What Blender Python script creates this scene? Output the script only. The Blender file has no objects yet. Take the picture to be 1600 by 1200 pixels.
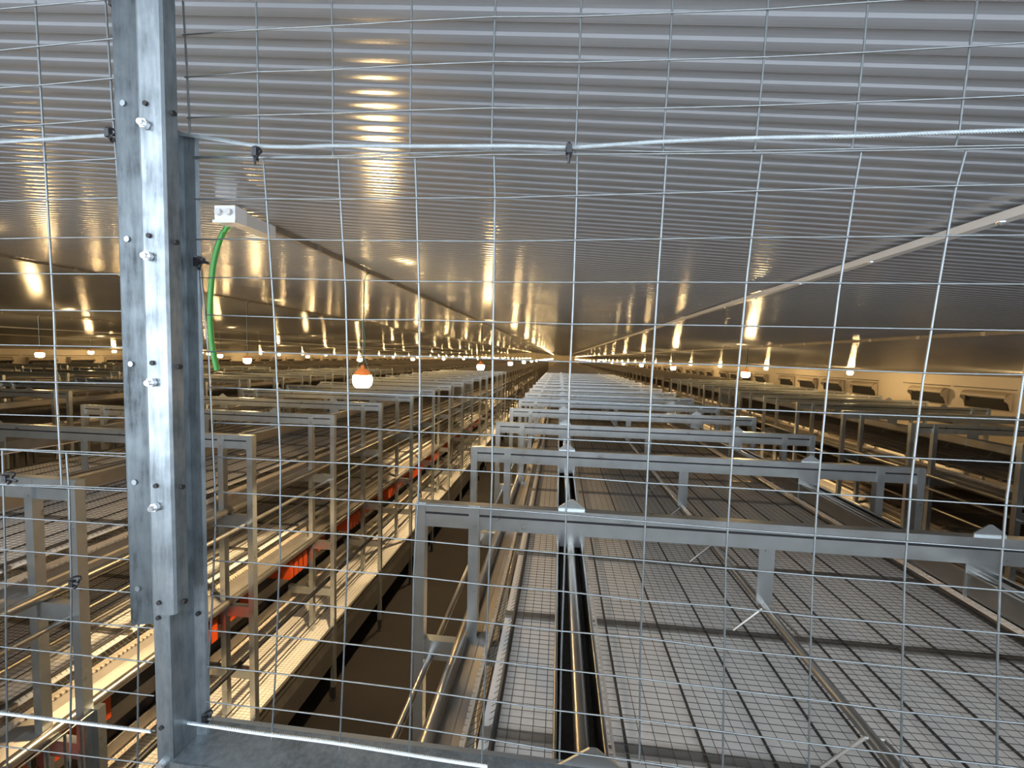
import bpy, math, random
from mathutils import Vector, Matrix
random.seed(7)
S = bpy.context.scene
COL = S.collection
H = 3.75                      # camera eye height above the aisle floor; all z below are relative to the eye

# ------------------------------------------------------------------ camera
def cam_basis(y, p, r):
    fwd = Vector((-math.sin(y)*math.cos(p), math.cos(y)*math.cos(p), math.sin(p)))
    right = Vector((math.cos(y), math.sin(y), 0)); up = right.cross(fwd)
    c, s = math.cos(r), math.sin(r)
    return right*c + up*s, up*c - right*s, fwd
cr, cu, cf = cam_basis(0.10895, -0.062816, 0.02501)
cd = bpy.data.cameras.new('camera'); co = bpy.data.objects.new('camera', cd); COL.objects.link(co)
M = Matrix.Identity(4)
for i in range(3):
    M[i][0], M[i][1], M[i][2] = cr[i], cu[i], -cf[i]
M[2][3] = H
co.matrix_world = M
cd.sensor_width = 36.0; cd.lens = 673.13*36/1600; cd.clip_start = 0.02; cd.clip_end = 300
S.camera = co

# ------------------------------------------------------------------ world, exposure
SKY = 6.4
W = bpy.data.worlds.new('world'); S.world = W; W.use_nodes = True
bg = W.node_tree.nodes['Background']; bg.inputs[0].default_value = (0.80, 0.89, 1.0, 1); bg.inputs[1].default_value = SKY
S.view_settings.view_transform = 'Standard'; S.view_settings.look = 'None'
S.view_settings.exposure = 0.0; S.view_settings.gamma = 1.0
S.view_settings.use_curve_mapping = False
try:
    S.cycles.max_bounces = 6; S.cycles.diffuse_bounces = 4; S.cycles.glossy_bounces = 4
    S.cycles.sample_clamp_indirect = 6.0
except Exception: pass
LAMP_COL = (1.0, 0.73, 0.40)
BULB = 270.0                  # emission of the lamp glass
SPOT = 520.0                  # reflector beam of each lamp, watts

# ------------------------------------------------------------------ materials
def mat(name, col, rough=.5, metal=0., noise=0., nscale=8., spec=.5, emit=None, estr=0., rvar=0., stretch=None):
    m = bpy.data.materials.new(name); m.use_nodes = True
    nt = m.node_tree; b = nt.nodes['Principled BSDF']
    b.inputs['Base Color'].default_value = (*col, 1); b.inputs['Roughness'].default_value = rough
    b.inputs['Metallic'].default_value = metal; b.inputs['Specular IOR Level'].default_value = spec
    if emit:
        b.inputs['Emission Color'].default_value = (*emit, 1); b.inputs['Emission Strength'].default_value = estr
    if noise or rvar:
        tc = nt.nodes.new('ShaderNodeTexCoord'); mp = nt.nodes.new('ShaderNodeMapping')
        nz = nt.nodes.new('ShaderNodeTexNoise'); nz.inputs['Scale'].default_value = nscale; nz.inputs['Detail'].default_value = 5
        nt.links.new(tc.outputs['Object'], mp.inputs[0]); nt.links.new(mp.outputs[0], nz.inputs['Vector'])
        if stretch: mp.inputs['Scale'].default_value = stretch
        if noise:
            mx = nt.nodes.new('ShaderNodeMixRGB'); mx.inputs[1].default_value = (*[c*(1-noise) for c in col], 1)
            mx.inputs[2].default_value = (*[min(1, c*(1+noise)) for c in col], 1)
            nt.links.new(nz.outputs['Fac'], mx.inputs[0]); nt.links.new(mx.outputs[0], b.inputs['Base Color'])
        if rvar:
            mr = nt.nodes.new('ShaderNodeMapRange'); mr.inputs[3].default_value = rough-rvar; mr.inputs[4].default_value = rough+rvar
            nt.links.new(nz.outputs['Fac'], mr.inputs[0]); nt.links.new(mr.outputs[0], b.inputs['Roughness'])
    return m
GALV = mat('galvanised_steel', (.54, .575, .585), .30, .90, .16, 14, rvar=.07)
LIPM = mat('dull_rolled_steel', (.23, .21, .185), .45, .6, .25, 10)
GALV_DARK = mat('weathered_galvanised_steel', (.34, .32, .29), .33, .88, .25, 10, rvar=.08)
WIRE = mat('bright_zinc_wire', (.21, .23, .235), .42, .8, .35, 60)
ROPE = mat('steel_cable_zinc', (.36, .40, .415), .42, .6, .3, 60)
DARKWIRE = mat('dull_floor_wire', (.11, .10, .09), .7, 0, spec=.2)
BLACKP = mat('shadow_gap_black', (.012, .012, .014), .45)
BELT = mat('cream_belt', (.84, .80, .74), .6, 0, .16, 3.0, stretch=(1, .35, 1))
GRIPM = mat('cream_grip_plastic', (.78, .66, .54), .5, 0, .10, 12)
COMBM = mat('cream_plastic', (.50, .43, .34), .5, 0, .12, 12)
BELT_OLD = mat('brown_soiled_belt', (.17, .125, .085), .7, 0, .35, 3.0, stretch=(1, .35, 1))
CEIL = mat('white_lacquered_ceiling_sheet', (.31, .32, .335), .17, 0, .06, 2.0, spec=.95)
WALLM = mat('cream_wall_panel', (.80, .71, .56), .55, 0, .08, 1.5)
FLOORM = mat('dark_litter_floor', (.009, .006, .004), .9, 0, .45, 5)
TRIM = mat('white_trim', (.66, .66, .64), .4, 0, .05, 5)
WHITEP = mat('white_plastic', (.80, .81, .82), .35)
CORD = mat('dark_green_cord', (.03, .09, .03), .5)
GREEN = mat('green_cable', (.05, .30, .05), .4)
LINE = mat('dark_floor_line', (.03, .028, .027), .5)
ORANGE = mat('orange_plastic', (.48, .06, .008), .45, 0, .15, 6)
CAPM = mat('orange_lamp_cap', (.75, .20, .05), .4, emit=(1, .30, .07), estr=.35)
BULBM = mat('lamp_glass', (1, .9, .7), .3, emit=(1.0, .66, .29), estr=BULB)
FEED = mat('feed_meal', (.03, .025, .02), .9, 0, .5, 80)
BLACKO = mat('inlet_darkness', (.012, .010, .009), .7)
SCOOP = mat('cream_inlet_flap', (.58, .50, .38), .5)
BOLT = mat('zinc_bolt', (.70, .72, .74), .25, .8)

def streaked(name, dark, mid, light, rough, metal):
    """galvanised sheet with long streaks and blotches of dull zinc"""
    m = mat(name, mid, rough, metal); nt = m.node_tree; b = nt.nodes['Principled BSDF']
    tc = nt.nodes.new('ShaderNodeTexCoord'); mp = nt.nodes.new('ShaderNodeMapping'); mp.inputs['Scale'].default_value = (1, 1, .16)
    n1 = nt.nodes.new('ShaderNodeTexNoise'); n1.inputs['Scale'].default_value = 130; n1.inputs['Detail'].default_value = 6; n1.inputs['Roughness'].default_value = .65
    n2 = nt.nodes.new('ShaderNodeTexNoise'); n2.inputs['Scale'].default_value = 26; n2.inputs['Detail'].default_value = 5
    ad = nt.nodes.new('ShaderNodeMath'); ad.operation = 'ADD'
    hf = nt.nodes.new('ShaderNodeMath'); hf.operation = 'MULTIPLY'; hf.inputs[1].default_value = .5
    cr = nt.nodes.new('ShaderNodeValToRGB'); e = cr.color_ramp.elements
    e[0].position = .36; e[0].color = (*dark, 1); e[1].position = .62; e[1].color = (*light, 1)
    k = e.new(.47); k.color = (*mid, 1)
    L = nt.links.new
    L(tc.outputs['Object'], mp.inputs[0]); L(mp.outputs[0], n1.inputs['Vector']); L(tc.outputs['Object'], n2.inputs['Vector'])
    L(n1.outputs['Fac'], ad.inputs[0]); L(n2.outputs['Fac'], ad.inputs[1]); L(ad.outputs[0], hf.inputs[0]); L(hf.outputs[0], cr.inputs[0]); L(cr.outputs[0], b.inputs['Base Color'])
    mr = nt.nodes.new('ShaderNodeMapRange'); mr.inputs[1].default_value = .35; mr.inputs[2].default_value = .65; mr.inputs[3].default_value = rough+.14; mr.inputs[4].default_value = rough-.06
    L(hf.outputs[0], mr.inputs[0]); L(mr.outputs[0], b.inputs['Roughness'])
    return m
GALV_POST = streaked('galvanised_post_steel', (.14, .16, .168), (.22, .25, .268), (.32, .36, .38), .40, .82)
GALV_FLANGE = streaked('dark_flange_steel', (.03, .035, .037), (.08, .093, .10), (.11, .127, .135), .48, .72)  # darker, blotched steel for the post's side flange

# ------------------------------------------------------------------ mesh helpers
class MB:
    def __init__(s): s.v = []; s.f = []; s.sm = []
    def add(s, vs, fs, smooth=False):
        o = len(s.v); s.v += vs; s.f += [tuple(i+o for i in q) for q in fs]; s.sm += [smooth]*len(fs); return s
    def box(s, x0, x1, y0, y1, z0, z1):
        return s.add([(x0,y0,z0),(x1,y0,z0),(x1,y1,z0),(x0,y1,z0),(x0,y0,z1),(x1,y0,z1),(x1,y1,z1),(x0,y1,z1)],
                     [(0,3,2,1),(4,5,6,7),(0,1,5,4),(1,2,6,5),(2,3,7,6),(3,0,4,7)])
    def slab(s, pts, t, y0, y1):
        """thin sheet following the (x, z) polyline, thickness t, from y0 to y1"""
        n = len(pts); nor = []
        for i in range(n):
            a = pts[max(0, i-1)]; b = pts[min(n-1, i+1)]
            dx, dz = b[0]-a[0], b[1]-a[1]; l = math.hypot(dx, dz) or 1
            nor.append((-dz/l*t, dx/l*t))
        ring = list(pts) + [(pts[i][0]+nor[i][0], pts[i][1]+nor[i][1]) for i in reversed(range(n))]
        return s.prism_y(ring, y0, y1, strips=n)
    def prism_y(s, ring, y0, y1, strips=None, smooth=False):
        m = len(ring)
        vs = [(x, y0, z) for x, z in ring] + [(x, y1, z) for x, z in ring]
        fs = [(i, (i+1) % m, (i+1) % m + m, i+m) for i in range(m)]
        if strips:
            for i in range(strips-1):
                fs += [(m-1-i, m-2-i, i+1, i), (i+m, i+1+m, 2*m-2-i, 2*m-1-i)]
        else: fs += [tuple(reversed(range(m))), tuple(range(m, 2*m))]
        return s.add(vs, fs, smooth)
    def prism_z(s, ring, z0, z1):
        m = len(ring)
        vs = [(x, y, z0) for x, y in ring] + [(x, y, z1) for x, y in ring]
        return s.add(vs, [(i, (i+1) % m, (i+1) % m + m, i+m) for i in range(m)] + [tuple(reversed(range(m))), tuple(range(m, 2*m))])
    def slab_z(s, pts, t, z0, z1):
        """thin folded sheet following the (x, y) polyline, from z0 to z1"""
        n = len(pts); nor = []
        for i in range(n):
            a = pts[max(0, i-1)]; b = pts[min(n-1, i+1)]
            dx, dy = b[0]-a[0], b[1]-a[1]; l = math.hypot(dx, dy) or 1
            nor.append((-dy/l*t, dx/l*t))
        ring = list(pts) + [(pts[i][0]+nor[i][0], pts[i][1]+nor[i][1]) for i in reversed(range(n))]
        m = 2*n
        vs = [(x, y, z0) for x, y in ring] + [(x, y, z1) for x, y in ring]
        fs = [(i, (i+1) % m, (i+1) % m + m, i+m) for i in range(m)]
        for i in range(n-1):
            fs += [(m-1-i, m-2-i, i+1, i), (i+m, i+1+m, 2*m-2-i, 2*m-1-i)]
        return s.add(vs, fs)
    def tube(s, pts, r, n=8, caps=True):
        pts = [Vector(p) for p in pts]; vs = []; fs = []; k = len(pts)
        for i, p in enumerate(pts):
            t = (pts[min(k-1, i+1)] - pts[max(0, i-1)]).normalized()
            ref = Vector((0, 0, 1)) if abs(t.z) < .8 else Vector((0, 1, 0))
            a = t.cross(ref).normalized(); b = t.cross(a)
            for j in range(n):
                w = 2*math.pi*j/n
                vs.append(tuple(p + a*math.cos(w)*r + b*math.sin(w)*r))
        for i in range(k-1):
            for j in range(n):
                fs.append((i*n+j, i*n+(j+1) % n, (i+1)*n+(j+1) % n, (i+1)*n+j))
        s.add(vs, fs, n > 5)
        if caps: s.add(vs[:n], [tuple(range(n))]); s.add(vs[-n:], [tuple(reversed(range(n)))])
        return s
    def lathe(s, prof, cx, cy, n=16):
        vs = []; fs = []
        for r, z in prof:
            for j in range(n):
                w = 2*math.pi*j/n; vs.append((cx+r*math.cos(w), cy+r*math.sin(w), z))
        for i in range(len(prof)-1):
            for j in range(n): fs.append((i*n+j, i*n+(j+1) % n, (i+1)*n+(j+1) % n, (i+1)*n+j))
        return s.add(vs, fs, True)
    def mesh(s, name, m):
        xs = [v[0] for v in s.v]; ys = [v[1] for v in s.v]; zs = [v[2] for v in s.v]
        c = Vector(((min(xs)+max(xs))/2, (min(ys)+max(ys))/2, (min(zs)+max(zs))/2))
        me = bpy.data.meshes.new(name)
        me.from_pydata([(v[0]-c.x, v[1]-c.y, v[2]-c.z) for v in s.v], [], s.f)
        me.polygons.foreach_set('use_smooth', s.sm)
        me.materials.append(m); me.validate(); me.update()
        return me, c
WP = {}                       # world position of every object made here
def put(name, me, pos, parent=None):
    o = bpy.data.objects.new(name, me); COL.objects.link(o)
    pos = Vector(pos); WP[o.name] = pos
    if parent is not None:
        o.parent = parent; o.location = pos - WP[parent.name]
    else: o.location = pos
    return o
def build(name, mb, m, parent=None):
    me, c = mb.mesh(name, m)
    return put(name, me, c + Vector((0, 0, H)), parent)
CACHE = {}
def inst(key, name, m, parent, fn, off=(0, 0, 0)):
    """the shape made by fn, its mesh shared by every piece asked for under the same key"""
    if key not in CACHE:
        mb = MB(); fn(mb); CACHE[key] = mb.mesh(name, m)
    me, c = CACHE[key]
    return put(name, me, c + Vector(off) + Vector((0, 0, H)), parent)
def thing(name, label, cat, pos, group=None):
    o = bpy.data.objects.new(name, None); COL.objects.link(o); o.empty_display_size = .1
    o.location = Vector(pos) + Vector((0, 0, H)); WP[o.name] = Vector(o.location)
    return tag(o, label, cat, group)
def tag(o, label, cat, group=None):
    o['label'] = label; o['category'] = cat
    if group: o['group'] = group
    return o
def structure(o): o['kind'] = 'structure'; return o
def stuff(o): o['kind'] = 'stuff'; return o
ORD = ['first', 'second', 'third', 'fourth', 'fifth', 'sixth', 'seventh', 'eighth', 'ninth', 'tenth']
END = 92.0
RIDGE = -6.1; SLOPE = .075
def ceil_z(x): return .53 - SLOPE*RIDGE - SLOPE*abs(x-RIDGE)
XR, XL = 9.3, -21.5

# ------------------------------------------------------------------ the building
mb = MB(); mb.box(XL, XR, -3.0, END, -H-.1, -H); structure(build('floor', mb, FLOORM))
mb = MB()
prof = []; y = -.40; P = .051
while y < END:                # shallow trapezoid ribs running down the slope
    prof += [(y, 0), (y+.0065, .0004), (y+.014, .0004), (y+.0205, 0), (y+.0255, -.0030), (y+.032, -.0033), (y+.0395, -.0033), (y+.0460, -.0030)]; y += P
prof.append((END, 0))
vs = []; fs = []
for (yy, dz) in prof:
    for x in (XL, RIDGE, XR): vs.append((x, yy, ceil_z(x)+dz))
for i in range(len(prof)-1):
    a = i*3; fs += [(a, a+1, a+4, a+3), (a+1, a+2, a+5, a+4)]
mb.add(vs, fs); structure(build('ceiling', mb, CEIL))
mb = MB(); mb.box(XR, XR+.15, -.45, END, -H, ceil_z(XR)+.02); structure(build('wall_right', mb, WALLM))
mb = MB(); mb.box(XL-.15, XL, -.45, END, -H, ceil_z(XL)+.02); structure(build('wall_left', mb, WALLM))
mb = MB(); mb.box(XL, XR, END, END+.15, -H, 1.1); structure(build('wall_far', mb, WALLM))

mb = MB()                     # unseen front wall, added with an opening that shapes the daylight falloff
mb.box(XL, -4.6, -.55, -.45, -H, 1.1); mb.box(3.8, XR, -.55, -.45, -H, 1.1); mb.box(-4.6, 3.8, -.55, -.45, -H, -.42)
structure(build('light_shaping_wall', mb, TRIM))

# lengthwise trims and lamp rails under the ceiling
def trim_rail(x, label, y0=.2):
    t = thing('ceiling_trim', label, 'trim', (x, 2, ceil_z(x)))
    z = ceil_z(x)-.012; mb = MB(); mb.box(x-.017, x+.017, y0, END, z-.024, z); build('trim_profile', mb, TRIM, t)
    for k in range(14):
        yy = .85+.5*k
        inst('screw', 'screw', BOLT, t, lambda m: m.lathe([(0, -.007), (.006, -.006), (.011, -.001), (.011, .003)], 0, 0, 10), (x-.006, yy, z-.026))
trim_rail(1.2, 'pale ceiling trim with screw heads running diagonally at upper right', .9)
trim_rail(-13.4, 'thin ceiling trim at far left under the dark part of the ceiling')
AISLES = [(7.85, 'outer right aisle'), (3.2, 'aisle right of middle rack'), (-1.45, 'aisle left of middle rack'), (-6.1, 'second aisle leftward'),
          (-10.76, 'third aisle leftward'), (-15.4, 'fourth aisle leftward'), (-20.05, 'outermost left aisle')]
for x, nm in AISLES:
    y0 = 2.055 if x == -1.45 else 2.5
    t = thing('lamp_rail', 'conduit lamp rail under the ceiling over the %s' % nm, 'rail', (x, y0, ceil_z(x)))
    z = ceil_z(x)-.010
    mb = MB(); mb.box(x-.011, x+.011, y0, END, z-.030, z); build('rail_profile', mb, LIPM, t)
    for k in range(12):
        yy = 2.46+.6*k
        inst('clip%g' % 0, 'rail_clip', GALV_DARK, t, lambda m: m.box(-.017, .017, -.018, .018, -.010, .022), (x, yy, z-.022))

# the white junction box that starts the rail left of the middle rack, and its loose cable
jx, jz = -1.45, ceil_z(-1.45)
t = thing('junction_box', 'white plastic junction box on the ceiling with two round plugs facing the camera', 'junction box', (jx, 1.8, jz))
mb = MB(); mb.box(jx-.062, jx+.035, 1.76, 1.83, jz-.085, jz-.015); mb.box(jx-.066, jx+.039, 1.752, 1.762, jz-.090, jz-.078); build('box_body', mb, WHITEP, t)
mb = MB(); mb.box(jx-.055, jx+.02, 1.83, 2.05, jz-.075, jz-.02); build('box_cover', mb, TRIM, t)
for dx in (-.038, .010):
    o = MB().tube([(jx+dx, 1.745, jz-.045), (jx+dx, 1.762, jz-.045)], .014, 12); build('plug', o, TRIM, t)
def smooth_pts(pts, n=6):
    out = []; k = len(pts); pts = [Vector(p) for p in pts]
    for i in range(k-1):
        p0, p1, p2, p3 = pts[max(0, i-1)], pts[i], pts[i+1], pts[min(k-1, i+2)]
        for j in range(n):
            u = j/n
            out.append(.5*((2*p1)+(p2-p0)*u+(2*p0-5*p1+4*p2-p3)*u*u+(3*p1-p0-3*p2+p3)*u**3))
    out.append(pts[-1]); return out
gc = [(-1.44, 1.85, .60), (-1.462, 1.85, .592), (-1.515, 1.85, .566), (-1.56, 1.85, .51), (-1.597, 1.85, .4), (-1.617, 1.85, .254), (-1.622, 1.85, .136), (-1.612, 1.85, .003), (-1.591, 1.85, -.098)]
mb = MB().tube(smooth_pts(gc), .012, 10)
tag(build('green_cable', mb, GREEN), 'thick green cable hanging in a loose curve from the white junction box', 'cable')

# ------------------------------------------------------------------ hanging lamps
def lamp(x, y, label, group, detail, beam):
    z = -.19
    t = thing('hanging_lamp', label, 'lamp', (x, y, z), group)
    inst('bulb%d' % detail, 'lamp_glass', BULBM, t, lambda m: m.lathe([(.0, -.068), (.045, -.064), (.064, -.045), (.071, -.01), (.068, .015), (.062, .028)] if detail else [(0, -.066), (.055, -.045), (.071, .0), (.045, .04), (0, .05)], 0, 0, 20 if detail else 10), (x, y, z))
    ct = ceil_z(x)-.046
    if detail:
        inst('cap', 'lamp_cap', CAPM, t, lambda m: m.lathe([(.062, .028), (.060, .036), (.050, .054), (.030, .070), (.014, .076), (.012, .10), (0, .102)], 0, 0, 20), (x, y, z))
        o = MB(); o.tube([(x-.05, y, z+.06), (x, y, z+.20), (x+.05, y, z+.06)], .003, 4); o.tube([(x, y, z+.2), (x-.004, y, ct)], .0025, 4)
        build('lamp_hanger', o, GALV, t)
    def cord(m):
        m.tube([(0, 0, z+.05), (.02, 0, z+.3), (.006, 0, (z+ct)/2), (.012, 0, ct-.06), (.03, 0, ct-.015), (.03, .05, ct)], .005, 5)
    inst('cord%g' % x, 'lamp_cord', CORD, t, cord, (x, y, 0))
    if beam:
        l = bpy.data.lights.new('lamp_beam', 'SPOT'); l.energy = SPOT; l.color = LAMP_COL; l.spot_size = math.radians(98); l.spot_blend = .15; l.shadow_soft_size = .05
        o = bpy.data.objects.new('lamp_beam', l); COL.objects.link(o); o.parent = t; o.location = (0, 0, -.085)
for x, nm in AISLES:
    for k in range(19):
        y = 3.05+4.8*k
        if y > END-1: break
        if k == 0 and not -7 < x < 0: continue
        if k == 1 and abs(x+15.4) < .1 or k < 3 and x < -19: continue
        n = k if not -7 < x < 0 else k+1
        if k < 8:
            lab = 'glowing orange-capped lamp, %s over the %s' % (ORD[max(0, n-1)], nm); g = 'lamps over the aisles'
        else:
            lab = 'tiny far glowing lamp over the %s' % nm; g = 'far lamps over the %s' % nm
        lamp(x, y, lab, g, k < 4, k < 9)

# ------------------------------------------------------------------ aviary racks, written in the middle rack's coordinates
CX2 = 1.744                   # x + mirrored x
def mir(x): return CX2 - x
Y0, DY = 1.80, 1.20
YS = .56                      # near end of the lengthwise pieces
def rng(a, b, s):
    out = []
    while a < b: out.append(a); a += s
    return out
THICK = [-.158, .03, .225, .443, .631, .807, .925, 1.055, 1.163, 1.352, 1.51, 1.73, 1.902]
def b_beam(m):
    m.box(-.610, 2.355, 0, .003, -.685, -.647); m.box(-.610, 2.355, .003, .045, -.650, -.647); m.box(-.610, 2.355, .042, .045, -.755, -.650)
    m.box(-.606, 2.351, .010, .013, -.755, -.696); m.box(-.606, 2.351, .013, .042, -.755, -.752)
def b_gusset(s):
    def f(m):
        cx = .070 if s < 0 else mir(.070)
        m.prism_y([(cx-.056, -.648), (cx+.056, -.648), (cx+.056, -.636), (cx+.006, -.600), (cx-.006, -.600), (cx-.056, -.636)], .020, .024)
    return f
def b_hanger(s):
    def f(m):
        a, b = (.010, .130) if s < 0 else (mir(.130), mir(.010))
        m.box(a, b, .036, .040, -.815, -.735); m.box(a, a+.014, .036, .040, -.90, -.815); m.box(b-.014, b, .036, .040, -.90, -.815)
    return f
def b_tab(m):
    m.box(.840, .902, .030, .034, -1.0, -.742)
    m.tube([(.871, .025, -.765), (.871, .030, -.765)], .009, 8)
def b_post(x0, z0, z1):
    def f(m):
        m.box(x0, x0+.045, -.006, -.003, z0, z1); m.box(x0, x0+.003, -.003, .04, z0, z1); m.box(x0+.042, x0+.045, -.003, .04, z0, z1)
    return f
def b_foot(x0):
    def f(m): m.box(x0+.006, x0+.039, .0, .034, -3.75, -3.60); m.box(x0-.01, x0+.055, -.015, .05, -3.75, -3.742)
    return f
def b_arm(x0, x1, z0, z1):
    def f(m): m.box(x0, x1, .004, .007, z0, z1); m.box(x0, x1, .007, .045, z1-.003, z1)
    return f
def b_bracket(m): m.tube([(.745, 0, -1.10), (.85, 0, -1.0), (.895, 0, -1.0), (1.0, 0, -1.10)], .005, 5)
FLO_Y = 13.0
def b_cross(m):
    for i, y in enumerate(rng(YS, FLO_Y, .0267)):
        m.tube([(-.158, y, -1.103), (1.902, y, -1.103)], .0012, 4, False)
    for y in rng(FLO_Y, END-1, .10): m.tube([(-.158, y, -1.103), (1.902, y, -1.103)], .0032, 3, False)
def b_long(m):
    xs = []
    for a, b in zip(THICK[:-1], THICK[1:]):
        n = max(2, round((b-a)/.04)); xs += [a+(b-a)*j/n for j in range(1, n)]
    for x in xs: m.tube([(x, YS, -1.107), (x, 60, -1.107)], .0012, 4, False)
def b_slope(s):
    def f(m):
        e = (lambda x: x) if s < 0 else mir
        for y in rng(YS, 9, .0267): m.tube([(e(-.158), y, -1.104), (e(-.25), y, -1.178)], .0012, 3, False)
        for y in rng(9, 30, .1): m.tube([(e(-.158), y, -1.104), (e(-.25), y, -1.178)], .0012, 3, False)
        for q in (.33, .66): m.tube([(e(-.158-.092*q), YS, -1.104-.074*q), (e(-.158-.092*q), 40, -1.104-.074*q)], .0012, 4, False)
    return f
def b_comb(s):
    def f(m):
        e = (lambda a, b: (a, b)) if s < 0 else (lambda a, b: (mir(b), mir(a)))
        m.box(*e(-.252, -.244), YS, END-1, -1.205, -1.152)
        for y in rng(YS, 10, .026): m.box(*e(-.266, -.252), y, y+.014, -1.18, -1.172)
    return f
def b_plate(s):
    def f(m):
        e = (lambda x: x) if s < 0 else mir
        m.slab([(e(-.256), -1.190), (e(-.300), -1.216), (e(-.308), -1.226), (e(-.352), -1.258), (e(-.365), -1.262)], .002 if s > 0 else -.002, YS, END-1)
    return f
def b_lip(s):
    def f(m): x = -.390 if s < 0 else mir(-.390); m.tube([(x, YS, -1.246), (x, END-1, -1.246)], .026, 14)
    return f
def b_tube(x, z, r, n=8, y0=YS, y1=END-1): return lambda m: m.tube([(x, y0, z), (x, y1, z)], r, n)
def b_trough(x0, x1, zt, zb):
    def f(m):
        m.slab([(x0, zt), (x0, zb+.02), (x0+.02, zb), (x1-.02, zb), (x1, zb+.02), (x1, zt)], .002, YS, END-1)
        m.tube([(x0, YS, zt), (x0, END-1, zt)], .005, 6); m.tube([(x1, YS, zt), (x1, END-1, zt)], .005, 6)
    return f
def b_feed(x0, x1, zb): return lambda m: m.box(x0+.012, x1-.012, YS, END-1, zb+.012, zb+.03)
def b_grip(a, b, z):
    def f(m):
        m.box(a, a+.008, YS, END-1, z, z+.004); m.box(b-.006, b, YS, END-1, z, z+.004); mid = (a+b)/2; m.box(mid-.002, mid+.002, YS, 14, z, z+.004)
        for y in rng(YS, 14, .022): m.box(a, b, y, y+.008, z, z+.004)
        m.box(a, b, 14, END-1, z, z+.004)
    return f
def b_belt(x0, x1, z): return lambda m: m.box(x0, x1, YS, END-1, z-.006, z)
def b_side(s):
    def f(m):
        e = (lambda x: x) if s < 0 else mir
        m.slab([(e(-.575), -2.93), (e(-.590), -2.99), (e(-.580), -3.02), (e(-.600), -3.10), (e(-.590), -3.33)], .003, YS, END-1)
    return f
def b_nest(s):
    def f(m):               # box with an open slotted front
        a, b = (-.330, -.10) if s < 0 else (mir(-.10), mir(-.330))
        m.box(a, b, 0, .30, -2.09, -2.08)
        fx = (-.330, -.324) if s < 0 else (mir(-.324), mir(-.330))
        for q in range(4): m.box(*fx, q*.08, q*.08+.058, -2.25, -2.09)
        m.box(a, b, 0, .008, -2.25, -2.09); m.box(a, b, .292, .30, -2.25, -2.09)
    return f
def b_flap(s):
    def f(m):
        a = -.27 if s < 0 else mir(-.27)
        for q in range(2): m.box(a-.004, a+.004, q*.19, q*.19+.135, -2.24, -2.05)
    return f
def b_nestback(s): return lambda m: m.box(*((-.07, -.05) if s < 0 else (mir(-.05), mir(-.07))), YS, 40, -2.36, -2.04)
def b_lattice(s):
    def f(m):
        a, b = (-.575, -.05) if s < 0 else (mir(-.05), mir(-.575))
        z0, z1 = -3.25, -.76; w = .011
        c = z0-(b-a)
        while c < z1:
            for sg in (1, -1):
                # line z = c + (x-a) or mirrored
                xa, xb = max(a, a+(z0-c)), min(b, a+(z1-c))
                if xb-xa > .01:
                    p = [(xa, c+xa-a), (xb, c+xb-a)]
                    if sg < 0: p = [(a+b-x, z) for x, z in p]
                    (x1_, z1_), (x2_, z2_) = p
                    m.prism_y([(x1_, z1_-w), (x2_, z2_-w), (x2_, z2_+w), (x1_, z1_+w)], 0, .004)
            c += .068
        m.box(a-.01, a+.01, -.004, .008, z0, z1); m.box(b-.01, b+.01, -.004, .008, z0, z1)
    return f
def far_frames(i0):
    def f(m):
        for k in range(i0, 74):
            y = Y0+DY*k
            m.box(-.610, 2.355, y, y+.045, -.685, -.647); m.box(-.610, 2.355, y+.012, y+.045, -.755, -.685)
            for x in (-.610, -.370, mir(-.325), mir(-.565)): m.box(x, x+.045, y, y+.04, -3.7 if abs(x-.87) > 1.3 else -3.3, -.7)
            if k < 34:
                for z0, z1 in ((-1.365, -1.275), (-2.085, -2.0), (-2.59, -2.51)):
                    m.box(-.6, -.1, y, y+.03, z0, z1); m.box(mir(-.1), mir(-.6), y, y+.03, z0, z1)
    return f
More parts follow.
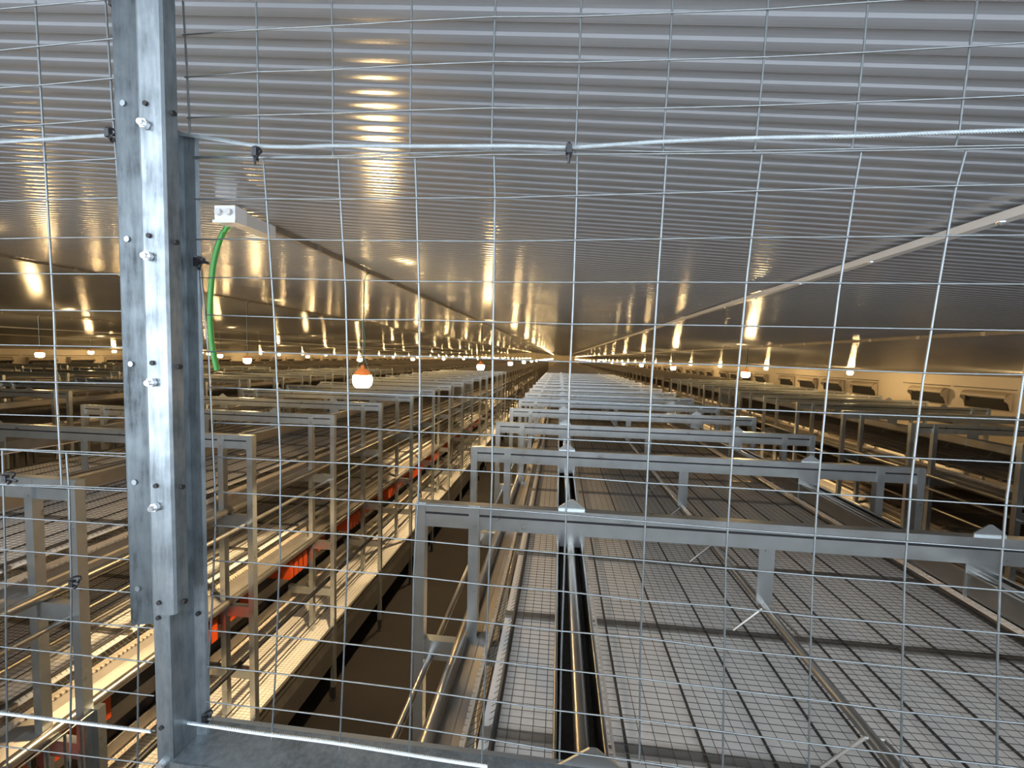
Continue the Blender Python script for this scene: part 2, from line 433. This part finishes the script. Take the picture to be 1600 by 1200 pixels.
def rack(dx, label, i0, i1, detail):
    D = Vector((dx, 0, 0))
    t = thing('aviary_rack', label, 'aviary rack', (dx+.872, Y0, -H))
    def p(key, name, m, fn, y=0., par=None, z=0.): return inst(key, name, m, par or t, fn, (dx, y, z))
    for i in range(i0, i1):
        y = Y0+DY*i + (.018 if i == -1 else 0)
        cb = p('beam', 'crossbeam', GALV, b_beam, y)
        p('strip', 'shadow_gap_strip', BLACKP, lambda m: m.box(-.565, 2.31, .006, .0095, -.697, -.684), y, cb)  # black strip painting in the shadow gap under the beam's lip
        for s in (-1, 1):
            p('gusset%d' % s, 'gusset_plate', GALV, b_gusset(s), y, cb)
            if detail and i < 9: p('hanger%d' % s, 'hanger_plate', GALV, b_hanger(s), y, cb)
        if detail: p('tab', 'hanging_tab', GALV, b_tab, y, cb)
        for q, x in enumerate((-.610, mir(-.565))):
            o = p('post%d' % q, 'post', GALV, b_post(x, -3.60, -.650), y)
            p('foot%d' % q, 'post_foot', BLACKP, b_foot(x), y, o)
        for q, x in enumerate((-.370, mir(-.325))): p('inner%d' % q, 'inner_post', GALV, b_post(x, -3.30, -.650), y)
        if detail:
            for s in (-1, 1):
                for q, (z0, z1) in enumerate(((-1.365, -1.275), (-2.085, -2.0), (-2.59, -2.51))):
                    a, b = (-.606, -.08) if s < 0 else (mir(-.08), mir(-.606))
                    p('arm%d%d' % (s, q), 'shelf_arm', GALV, b_arm(a, b, z0, z1), y)
    stuff(p('far%d' % i1, 'distant_frames', LIPM, far_frames(i1)))  # galvanised like the near frames; darker steel paints in the dim distance
    # top and middle tier
    for tier, dz in ((0, 0.), (1, -.725)):
        if tier == 1 and detail == 0: continue
        stuff(p('cross', 'floor_mesh', DARKWIRE, b_cross, z=dz)); stuff(p('long', 'floor_mesh', DARKWIRE, b_long, z=dz))
        for q, x in enumerate(THICK): p('thick%d%d' % (q, tier), 'floor_line', LINE, b_tube(x, -1.108, (.0048, .0032)[tier] if 0 < q < 12 else .009, 6), z=dz)
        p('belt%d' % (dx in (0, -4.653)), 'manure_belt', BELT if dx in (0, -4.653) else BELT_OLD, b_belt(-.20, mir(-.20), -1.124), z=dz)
        for k in range(0, 12 if detail else 0):
            p('bar', 'support_bar', GALV_DARK, lambda m: m.box(-.20, mir(-.20), -.018, .018, -1.140, -1.112), 1.2+.6*k, z=dz)
        for s in (-1, 1):
            stuff(p('slope%d' % s, 'edge_mesh', DARKWIRE, b_slope(s), z=dz))
            p('comb%d' % s, 'comb_strip', COMBM, b_comb(s), z=dz)
            p('plate%d' % s, 'edge_plate', LIPM, b_plate(s), z=dz)
            p('lip%d' % s, 'lip_tube', GALV_DARK, b_lip(s), z=dz)
    for s in (-1, 1):
        e = (lambda x: x) if s < 0 else mir
        a, b = sorted((e(.015), e(.120)))
        tr = p('trough%d' % s, 'feed_trough', GALV_DARK, b_trough(a, b, -.805, -.905))
        p('tube%d' % s, 'feed_tube', GALV_DARK, b_tube(e(.072), -.815, .017, 12), par=tr)
        p('feed%d' % s, 'feed_bed', FEED, b_feed(a, b, -.905), par=tr)
        a, b = sorted((e(.122), e(.155)))
        stuff(p('grip%d' % s, 'grip_strip', GRIPM, b_grip(a, b, -.903)))
        p('pipe%d' % s, 'water_pipe', GALV_DARK, b_tube(e(-.535), -1.345, .015, 10))
    p('perch', 'perch_tube', GALV_DARK, b_tube(.871, -1.005, .016, 10))
    if detail:
        for k in range(12): p('bracket', 'perch_bracket', GALV_DARK, b_bracket, 1.2+.6*k)
        for s in (-1, 1):
            e = (lambda x: x) if s < 0 else mir
            p('mperch%d' % s, 'perch_tube', GALV_DARK, b_tube(e(-.005), -1.745, .017, 10))
            p('bperch%d' % s, 'perch_tube', BLACKP, b_tube(e(-.455), -2.49, .020, 10))
            a, b = sorted((e(-.107), e(.013)))
            tr = p('ltrough%d' % s, 'feed_trough', GALV_DARK, b_trough(a, b, -2.55, -2.66))
            p('lfeed%d' % s, 'feed_bed', FEED, b_feed(a, b, -2.66), par=tr)
            a, b = sorted((e(-.112), e(-.145)))
            stuff(p('lgrip%d' % s, 'grip_strip', GRIPM, b_grip(a, b, -2.66)))
            p('side%d' % s, 'side_panel', GALV_DARK, b_side(s))
            p('blip%d' % s, 'lip_tube', GALV_DARK, b_tube(e(-.585), -2.92, .015, 10))
            p('sheet%d' % s, 'nest_apron', COMBM, (lambda e: lambda m: m.slab([(e(-.385), -1.985), (e(-.36), -2.03), (e(-.315), -2.06)], .004, YS, 60))(e))
            p('nestback%d' % s, 'nest_back', BLACKO, b_nestback(s))
            for k in range(-1, 12):
                y = Y0+DY*k
                p('nest%d' % s, 'nest_box', ORANGE, b_nest(s), y-.34)
                p('flap%d' % s, 'nest_flap', ORANGE, b_flap(s), y-1.12)
            stuff(p('lattice%d' % s, 'perforated_partition', GALV, b_lattice(s), Y0+DY*8))
        # wide bottom tier
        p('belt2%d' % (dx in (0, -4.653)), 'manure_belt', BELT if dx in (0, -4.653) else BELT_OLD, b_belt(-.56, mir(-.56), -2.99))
        def bc(m):
            for y in rng(YS, 11, .0267): m.tube([(-.575, y, -2.90), (.10, y, -2.90)], .0012, 3, False); m.tube([(mir(.10), y, -2.90), (mir(-.575), y, -2.90)], .0012, 3, False)
            for x in rng(-.56, .1, .04): m.tube([(x, YS, -2.904), (x, 40, -2.904)], .0012, 4, False); m.tube([(mir(x), YS, -2.904), (mir(x), 40, -2.904)], .0012, 4, False)
        stuff(p('bcross', 'floor_mesh', DARKWIRE, bc))
        for q, x in enumerate((-.37, -.19, mir(-.19), mir(-.37))): p('bthick%d' % q, 'floor_line', BLACKP, b_tube(x, -2.905, .0055, 6))
    return t
rack(0, 'middle galvanised aviary rack with wire floors, straight ahead and running to the vanishing point', -1, 15, 1)
RACK_L = rack(-4.653, 'aviary rack left of the dark aisle, lower tiers lit warm, orange nest boxes', -1, 15, 1)
rack(4.653, 'dim brown aviary rack on the right between the middle rack and the right wall', 1, 13, 1)
rack(-9.306, 'second aviary rack left of the dark aisle, behind the near post', 1, 14, 0)
rack(-13.959, 'third aviary rack left of the dark aisle, in brown shade', 3, 13, 0)
rack(-18.612, 'farthest left aviary rack, in front of the left wall inlets', 5, 13, 0)

# ------------------------------------------------------------------ wire guard with post at the foot of the left rack
gx = -2.285
mb = MB(); mb.box(gx-.02, gx+.02, 1.83, 1.87, -3.2, -1.83); build('guard_post', mb, GALV, RACK_L)
mb = MB().tube([(gx, 1.2, -1.84), (gx, 1.84, -1.84)], .006, 6); build('guard_rail', mb, WIRE, RACK_L)
for k in range(7):
    inst('rod', 'guard_rod', WIRE, RACK_L, lambda m: m.tube([(0, 0, -2.9), (0, 0, -1.84)], .006, 6), (gx, 1.35+.07*k, 0))

# ------------------------------------------------------------------ air inlets along both long walls
def inlet(x, y, s, label, group):
    t = thing('air_inlet', label, 'air inlet', (x, y, -.72), group)
    inst('inl_o%d' % s, 'inlet_opening', BLACKO, t, lambda m: m.box(*((-.05, .0) if s > 0 else (0, .05)), -.48, .48, -.86, -.63), (x, y, 0))
    def flap(m):
        n = 6; pts = []
        for j in range(n+1):
            w = math.pi/2*j/n; pts.append((-s*(.02+.12*math.sin(w)), -.60+.11*math.cos(w)))
        m.slab(pts, .008*(-s), -.50, .50)
    inst('inl_f%d' % s, 'inlet_flap', SCOOP, t, flap, (x, y, 0))
    def cheek(m):
        m.prism_y([(-s*.0, -.86), (-s*.0, -.50), (-s*.07, -.52), (-s*.14, -.58), (-s*.15, -.66), (-s*.07, -.72), (-s*.03, -.86)], -.006, .006)
    for d in (-.5, .5): inst('inl_c%d' % s, 'inlet_cheek', SCOOP, t, cheek, (x, y+d, 0))
    inst('inl_r%d' % s, 'inlet_rod', BLACKP, t, lambda m: m.tube([(-s*.12, -.7, -.42), (-s*.12, .7, -.42)], .008, 5), (x, y, 0))
for wall, s, xw in (('right', 1, XR), ('left', -1, XL)):
    n = 0
    for g in range(8):
        for k in range(4):
            y = 7.4+1.5*k+6.8*g
            if g == 0 and s < 0: continue
            n += 1
            if g < 3: lab = 'black air inlet under a curved cream flap, %s one along the %s wall' % ((ORD+['eleventh', 'twelfth'])[n-1], wall); gr = 'air inlets on the %s wall' % wall
            else: lab = 'small far black air inlet with cream flap on the %s wall' % wall; gr = 'far air inlets on the %s wall' % wall
            inlet(xw-s*.03, y, s, lab, gr)

# ------------------------------------------------------------------ the fence in front of the camera
# wire runs as (x, z) in the fence plane
V_UP=[[(-0.467,0.42),(-0.464,0.346),(-0.462,0.282),(-0.462,0.246)],[(-0.372,0.414),(-0.371,0.334),(-0.37,0.238)],[(-0.277,0.408),(-0.276,0.323),(-0.276,0.232)],[(-0.181,0.403),(-0.181,0.319),(-0.181,0.232)],[(-0.084,0.397),(-0.085,0.321),(-0.085,0.233)],[(0.011,0.391),(0.011,0.324),(0.01,0.247),(0.01,0.227)],[(0.108,0.385),(0.107,0.319),(0.105,0.241),(0.105,0.226)],[(0.205,0.379),(0.204,0.315),(0.201,0.238),(0.2,0.225)],[(0.302,0.373),(0.301,0.321),(0.298,0.24),(0.296,0.223)],[(0.403,0.366),(0.4,0.322),(0.397,0.24),(0.394,0.223)],[(0.497,0.361),(0.492,0.316),(0.489,0.239),(0.488,0.221)]]
V_LO=[[(-0.468,0.236),(-0.462,0.194),(-0.452,0.106),(-0.442,-0.013),(-0.437,-0.176),(-0.437,-0.224),(-0.441,-0.287),(-0.445,-0.349),(-0.451,-0.418),(-0.456,-0.482)],[(-0.365,0.232),(-0.362,0.192),(-0.353,0.048),(-0.35,-0.031),(-0.346,-0.138),(-0.348,-0.266),(-0.35,-0.298),(-0.355,-0.408),(-0.362,-0.512)],[(-0.269,0.231),(-0.267,0.191),(-0.26,0.078),(-0.257,-0.028),(-0.255,-0.153),(-0.257,-0.259),(-0.258,-0.28),(-0.262,-0.39),(-0.268,-0.516)],[(-0.175,0.228),(-0.173,0.189),(-0.168,0.06),(-0.166,-0.035),(-0.166,-0.16),(-0.17,-0.242),(-0.171,-0.273),(-0.172,-0.372),(-0.174,-0.482),(-0.175,-0.521)],[(-0.082,0.228),(-0.08,0.188),(-0.079,0.079),(-0.078,-0.025),(-0.076,-0.139),(-0.077,-0.245),(-0.079,-0.395),(-0.081,-0.508)],[(0.012,0.227),(0.013,0.188),(0.013,0.062),(0.012,-0.028),(0.013,-0.15),(0.013,-0.219),(0.013,-0.357),(0.015,-0.491)],[(0.109,0.225),(0.108,0.181),(0.106,0.098),(0.104,-0.022),(0.104,-0.137),(0.104,-0.221),(0.105,-0.347),(0.11,-0.482)],[(0.208,0.224),(0.205,0.184),(0.2,0.098),(0.196,-0.022),(0.195,-0.132),(0.195,-0.228),(0.2,-0.356),(0.205,-0.481)],[(0.306,0.223),(0.302,0.183),(0.294,0.079),(0.289,-0.019),(0.287,-0.134),(0.288,-0.242),(0.293,-0.365),(0.299,-0.468)],[(0.405,0.222),(0.398,0.181),(0.39,0.083),(0.383,-0.016),(0.38,-0.121),(0.381,-0.222),(0.388,-0.354),(0.395,-0.455)],[(0.49,0.221),(0.487,0.172),(0.481,0.07),(0.477,-0.015),(0.473,-0.136),(0.474,-0.218),(0.479,-0.308),(0.49,-0.442)],[(0.595,0.219),(0.578,0.071),(0.571,-0.012),(0.568,-0.13),(0.568,-0.212),(0.584,-0.429)]]
H_UP=[[(-0.467,0.379),(-0.374,0.38),(-0.276,0.379),(-0.181,0.379),(-0.085,0.378),(0.011,0.373),(0.108,0.371),(0.204,0.369),(0.301,0.37),(0.349,0.37),(0.465,0.375)],[(-0.465,0.33),(-0.435,0.33),(-0.374,0.332),(-0.278,0.33),(-0.181,0.331),(-0.085,0.33),(0.009,0.325),(0.106,0.323),(0.206,0.321),(0.301,0.321),(0.4,0.322),(0.498,0.324)],[(-0.463,0.282),(-0.374,0.282),(-0.278,0.281),(-0.182,0.281),(-0.085,0.28),(0.01,0.276),(0.105,0.273),(0.204,0.272),(0.299,0.272),(0.398,0.272),(0.497,0.273)],[(-0.462,0.236),(-0.369,0.233),(-0.275,0.232),(-0.181,0.233),(-0.086,0.233),(0.011,0.232),(0.106,0.227),(0.201,0.226),(0.297,0.225),(0.395,0.225),(0.49,0.224)]]
H_LO=[[(-0.469,0.234),(-0.368,0.232),(-0.27,0.23),(-0.176,0.228),(-0.083,0.229),(0.0,0.227),(0.097,0.225),(0.207,0.223),(0.295,0.223),(0.394,0.222),(0.49,0.222)],[(-0.462,0.185),(-0.375,0.184),(-0.267,0.182),(-0.174,0.182),(-0.081,0.181),(-0.06,0.181),(0.012,0.182),(0.107,0.183),(0.205,0.184),(0.302,0.185),(0.399,0.186),(0.505,0.186)],[(-0.455,0.136),(-0.375,0.136),(-0.263,0.134),(-0.172,0.133),(-0.08,0.132),(0.013,0.133),(0.108,0.134),(0.202,0.135),(0.298,0.135),(0.395,0.136),(0.51,0.136)],[(-0.45,0.089),(-0.375,0.089),(-0.262,0.087),(-0.17,0.086),(-0.079,0.086),(0.013,0.086),(0.106,0.087),(0.2,0.087),(0.295,0.087),(0.389,0.087),(0.509,0.087)],[(-0.444,0.043),(-0.377,0.042),(-0.259,0.04),(-0.168,0.041),(-0.079,0.04),(0.013,0.039),(0.105,0.04),(0.198,0.04),(0.292,0.04),(0.387,0.04),(0.507,0.04)],[(-0.441,-0.003),(-0.377,-0.002),(-0.258,-0.003),(-0.168,-0.002),(-0.078,-0.003),(0.012,-0.004),(0.104,-0.003),(0.196,-0.003),(0.289,-0.005),(0.384,-0.006),(0.512,-0.005)],[(-0.44,-0.048),(-0.377,-0.048),(-0.255,-0.049),(-0.174,-0.049),(-0.077,-0.049),(0.013,-0.049),(0.103,-0.05),(0.196,-0.051),(0.289,-0.052),(0.382,-0.052),(0.476,-0.052),(0.527,-0.052)],[(-0.436,-0.093),(-0.348,-0.092),(-0.256,-0.091),(-0.167,-0.093),(-0.077,-0.093),(0.011,-0.094),(0.105,-0.094),(0.196,-0.095),(0.288,-0.096),(0.381,-0.097),(0.484,-0.097),(0.532,-0.097)],[(-0.435,-0.137),(-0.378,-0.137),(-0.346,-0.137),(-0.256,-0.136),(-0.166,-0.137),(-0.075,-0.137),(0.013,-0.138),(0.104,-0.14),(0.195,-0.14),(0.286,-0.141),(0.381,-0.142),(0.488,-0.143),(0.536,-0.143)],[(-0.436,-0.183),(-0.379,-0.182),(-0.347,-0.182),(-0.257,-0.182),(-0.166,-0.182),(-0.074,-0.182),(0.014,-0.183),(0.104,-0.185),(0.194,-0.187),(0.287,-0.188),(0.38,-0.189),(0.492,-0.19),(0.54,-0.19)],[(-0.438,-0.227),(-0.38,-0.227),(-0.347,-0.227),(-0.257,-0.226),(-0.167,-0.227),(-0.073,-0.229),(0.013,-0.23),(0.104,-0.231),(0.196,-0.233),(0.287,-0.234),(0.382,-0.234),(0.496,-0.235),(0.545,-0.235)],[(-0.44,-0.274),(-0.38,-0.272),(-0.348,-0.273),(-0.257,-0.273),(-0.168,-0.273),(-0.078,-0.276),(0.013,-0.276),(0.105,-0.279),(0.196,-0.278),(0.29,-0.281),(0.384,-0.281),(0.477,-0.282),(0.549,-0.283)],[(-0.443,-0.321),(-0.382,-0.32),(-0.351,-0.32),(-0.26,-0.321),(-0.171,-0.322),(-0.077,-0.323),(0.012,-0.325),(0.105,-0.324),(0.199,-0.328),(0.293,-0.329),(0.387,-0.33),(0.505,-0.33),(0.554,-0.331)],[(-0.447,-0.369),(-0.381,-0.368),(-0.353,-0.367),(-0.262,-0.368),(-0.173,-0.369),(-0.078,-0.371),(0.013,-0.373),(0.107,-0.374),(0.2,-0.376),(0.295,-0.378),(0.39,-0.381),(0.509,-0.38),(0.558,-0.38)],[(-0.451,-0.419),(-0.382,-0.418),(-0.355,-0.418),(-0.263,-0.418),(-0.174,-0.419),(-0.079,-0.422),(0.014,-0.425),(0.108,-0.425),(0.203,-0.428),(0.298,-0.43),(0.393,-0.431),(0.514,-0.431),(0.563,-0.431)],[(-0.455,-0.468),(-0.383,-0.468),(-0.36,-0.467),(-0.266,-0.467),(-0.174,-0.469),(-0.08,-0.472),(0.015,-0.476),(0.11,-0.477),(0.205,-0.48)]]
VL_UP=[[(-0.671,0.433),(-0.669,0.336),(-0.666,0.197),(-0.663,0.037),(-0.664,-0.051),(-0.662,-0.18),(-0.662,-0.187)],[(-0.572,0.427),(-0.567,0.293),(-0.562,0.196),(-0.558,0.13),(-0.557,0.021),(-0.558,-0.183)],[(-0.779,0.439),(-0.783,0.199),(-0.787,-0.194)]]
HL_UP=[[(-0.779,0.422),(-0.721,0.424),(-0.671,0.425),(-0.573,0.426),(-0.54,0.427)],[(-0.782,0.37),(-0.724,0.374),(-0.668,0.376),(-0.555,0.38),(-0.537,0.38)],[(-0.785,0.324),(-0.727,0.328),(-0.668,0.329),(-0.556,0.333),(-0.539,0.334)],[(-0.788,0.277),(-0.73,0.28),(-0.667,0.281),(-0.557,0.284),(-0.539,0.284)],[(-0.786,0.233),(-0.732,0.234),(-0.666,0.234),(-0.558,0.236),(-0.54,0.237)],[(-0.784,0.184),(-0.735,0.186),(-0.663,0.187),(-0.562,0.188),(-0.539,0.188)],[(-0.787,0.138),(-0.738,0.138),(-0.664,0.139),(-0.56,0.139),(-0.539,0.139)],[(-0.785,0.093),(-0.74,0.093),(-0.56,0.093),(-0.539,0.093)],[(-0.788,0.045),(-0.743,0.045),(-0.558,0.046),(-0.539,0.047)],[(-0.786,-0.001),(-0.746,-0.001),(-0.559,0.0),(-0.54,0.0)],[(-0.789,-0.051),(-0.748,-0.05),(-0.559,-0.047),(-0.539,-0.047)],[(-0.786,-0.095),(-0.751,-0.095),(-0.558,-0.092),(-0.539,-0.092)],[(-0.789,-0.142),(-0.754,-0.142),(-0.559,-0.139),(-0.539,-0.139)],[(-0.787,-0.191),(-0.757,-0.191),(-0.662,-0.188),(-0.559,-0.186),(-0.54,-0.185)]]
VL_LO=[[(-0.752,-0.144),(-0.753,-0.19),(-0.757,-0.321),(-0.77,-0.606)],[(-0.653,-0.142),(-0.651,-0.19),(-0.653,-0.31),(-0.658,-0.427),(-0.667,-0.592)],[(-0.554,-0.143),(-0.552,-0.26),(-0.553,-0.371),(-0.561,-0.578)],[(-0.852,-0.146),(-0.859,-0.33),(-0.873,-0.62)]]
HL_LO=[[(-0.846,-0.145),(-0.754,-0.143),(-0.559,-0.143),(-0.536,-0.143)],[(-0.849,-0.191),(-0.757,-0.192),(-0.559,-0.189),(-0.538,-0.189)],[(-0.853,-0.238),(-0.759,-0.237),(-0.559,-0.235),(-0.536,-0.235)],[(-0.856,-0.284),(-0.762,-0.283),(-0.559,-0.282),(-0.531,-0.282)],[(-0.859,-0.332),(-0.765,-0.331),(-0.559,-0.327),(-0.528,-0.326)],[(-0.86,-0.379),(-0.767,-0.378),(-0.529,-0.374)],[(-0.863,-0.424),(-0.77,-0.424),(-0.53,-0.422)],[(-0.866,-0.471),(-0.773,-0.471),(-0.53,-0.469)],[(-0.868,-0.522),(-0.776,-0.522),(-0.529,-0.519)],[(-0.871,-0.574),(-0.779,-0.573),(-0.525,-0.567)]]
CABLE=[(-0.478,0.261),(-0.45,0.257),(-0.409,0.25),(-0.367,0.243),(-0.319,0.24),(-0.271,0.24),(-0.178,0.237),(-0.06,0.234),(0.003,0.231),(0.045,0.232),(0.105,0.234),(0.196,0.235),(0.296,0.234),(0.391,0.235),(0.492,0.235)]
CABLE_L=[(-0.776,0.256),(-0.719,0.257),(-0.626,0.259),(-0.559,0.261),(-0.537,0.263)]
CABLE2=[(-0.466,-0.486),(-0.417,-0.487),(-0.364,-0.488),(-0.262,-0.488),(-0.125,-0.492),(-0.071,-0.493)]
CABLE2_L=[(-0.826,-0.507),(-0.763,-0.507),(-0.641,-0.506),(-0.52,-0.505)]
YF = .5
def wire(m, pts, y, r=.0016):
    return m.tube([(x, y, z) for x, z in pts], r, 6)
def panel(label, vert, hor, pos):
    t = thing('wire_mesh_panel', label, 'wire mesh', pos)
    for q in vert: build('vertical_wire', wire(MB(), q, YF+.0012, .0012), WIRE, t)
    for q in hor: build('horizontal_wire', wire(MB(), q, YF-.0010, .0009), WIRE, t)
panel('large lower wire mesh panel right of the post, below the steel cable', V_LO, H_LO, (.1, YF, -.2))
panel('upper wire mesh panel right of the post, above the steel cable', V_UP, H_UP, (.1, YF, .4))
panel('upper wire mesh panel at the left edge beside the post', VL_UP, HL_UP, (-.65, YF, .1))
panel('lower wire mesh panel at the left edge beside the post', VL_LO, HL_LO, (-.65, YF, -.3))

# post: a folded hat profile bolted over a rear channel
t = thing('fence_post', 'galvanised steel fence post with bolts left of centre, running the full height of the picture', 'post', (-.46, .47, -.5))
upz0, upz1 = -.312, .75
front = build('front_channel', MB().slab_z([(-.470, .470), (-.4690, .4440), (-.4670, .4408), (-.4640, .4396), (-.4480, .4396), (-.4440, .4402), (-.4408, .4420), (-.4390, .4450), (-.4385, .4600)], .0018, upz0, upz1), GALV_POST, t)
build('side_flange', MB().slab_z([(-.5240, .474), (-.5245, .466), (-.5225, .4655), (-.4900, .4720), (-.4700, .4715)], .0018, -.347, upz1), GALV_FLANGE, t)
rear = build('rear_channel', MB().slab_z([(-.490, .500), (-.4885, .462), (-.4865, .460), (-.4690, .460), (-.4665, .462), (-.4655, .4960), (-.4535, .4990), (-.4515, .503)], .0018, -.545, .262), GALV_POST, t)
for z in (.242, .101, -.039, -.182):
    o = MB().tube([(-.456, .4385, z), (-.4555, .4335, z)], .0052, 6); o.tube([(-.4555, .4335, z), (-.4552, .4295, z-.0004)], .0032, 8)
    build('bolt', o, BOLT, front)
for z in (.265, .124, -.017, -.158, -.297):
    build('bolt_hole', MB().tube([(-.4565, .4392, z), (-.4565, .4375, z)], .0028, 8), BLACKO, front)
    build('bolt_hole', MB().tube([(-.4372, .452, z-.004), (-.4342, .452, z-.004)], .0030, 8), BLACKO, front)
for z in (.283, .128, -.020, -.165, -.30):
    build('rivet', MB().tube([(-.514, .471, z), (-.514, .4655, z)], .0035, 8), GALV_POST, front)
for z in (-.330, -.472):
    build('bolt_hole', MB().tube([(-.479, .4605, z), (-.479, .4575, z)], .0028, 8), BLACKO, rear)
build('bolt_hole', MB().tube([(-.459, .497, -.345), (-.459, .4935, -.345)], .0028, 8), BLACKO, rear)
o = MB().tube([(-.479, .4600, -.520), (-.479, .4540, -.520)], .0052, 6); build('bolt', o, BOLT, rear)

t = thing('bottom_rail', 'flat galvanised bottom rail of the fence leading right from the foot of the post', 'rail', (-.1, .48, -.52))
mb = MB(); mb.box(-.4655, 1.1, .458, .520, -.5165, -.5140); mb.box(-.4655, 1.1, .456, .4585, -.545, -.5140); build('rail_channel', mb, GALV_POST, t)

# steel cables with a twisted lay
def cable(name, label, runs, y):
    t = thing(name, label, 'cable', (runs[0][0][0], y, runs[0][0][1]))
    for pts in runs:
        P3 = smooth_pts([(x, y, z) for x, z in pts], 10); m = MB(); L = 0; strands = [[] for _ in range(5)]
        dense = []
        for a, b in zip(P3[:-1], P3[1:]):
            n = max(1, int((b-a).length/.0016))
            dense += [a+(b-a)*(j/n) for j in range(n)]
        dense.append(P3[-1])
        for i, p in enumerate(dense):
            ph = i*.0016/.013*2*math.pi
            tg = (dense[min(i+1, len(dense)-1)]-dense[max(0, i-1)]).normalized(); a = Vector((0, 1, 0)); b = tg.cross(a)
            for k in range(5):
                w = ph+2*math.pi*k/5; strands[k].append(p + a*math.cos(w)*.0013 + b*math.sin(w)*.0013)
        for k in range(5): m.tube(strands[k], .0010, 5, False)
        build('cable_run', m, ROPE, t)
cable('steel_cable', 'twisted steel cable stretched across the upper half, threaded through the post', [CABLE, CABLE_L], .491)
cable('steel_cable', 'twisted steel cable low down, along the bottom rail and to the left of the post', [CABLE2, CABLE2_L], .484)

def tie(x, z, y, label, ang=0., long=.012):
    m = MB(); n = 14
    ring = [(x+.0045*math.cos(2*math.pi*j/n)*(.6+.4*abs(math.cos(ang))), y, z+.0075*math.sin(2*math.pi*j/n)) for j in range(n+1)]
    m.tube([(p[0], y+.004*math.sin(2*math.pi*j/n*2), p[2]) for j, p in enumerate(ring)], .0016, 5)
    dx, dz = math.cos(ang), math.sin(ang)
    m.box(x-.003, x+.003, y-.006, y-.001, z-.0045, z+.0045)
    m.tube([(x, y-.003, z), (x+dx*long*.6, y-.005, z+dz*long*.6), (x+dx*long, y-.004, z+dz*long-.003)], .0018, 5)
    tag(build('cable_tie', m, BLACKP), label, 'cable tie')
tie(-.554, .259, .487, 'black cable tie on the upper cable just left of the post', -.6)
tie(-.552, .416, .495, 'black cable tie at the very top left of the post', -.5)
tie(-.363, .232, .488, 'black cable tie on the upper cable right of the post, the left one of two', -1.5)
tie(.003, .226, .488, 'black cable tie on the upper cable near the middle of the picture', -1.6)
tie(-.446, .106, .494, 'black cable tie poking sideways from the post below the junction box', .1, .016)
tie(-.448, -.485, .494, 'black cable tie at the foot of the post above the bottom rail', .4, .012)
tie(-.638, -.317, .494, 'black cable tie on the lower left mesh, left of the post', .3, .010)
tie(-.733, -.18, .494, 'black cable tie at the left edge where the two left mesh panels meet', .05, .018)
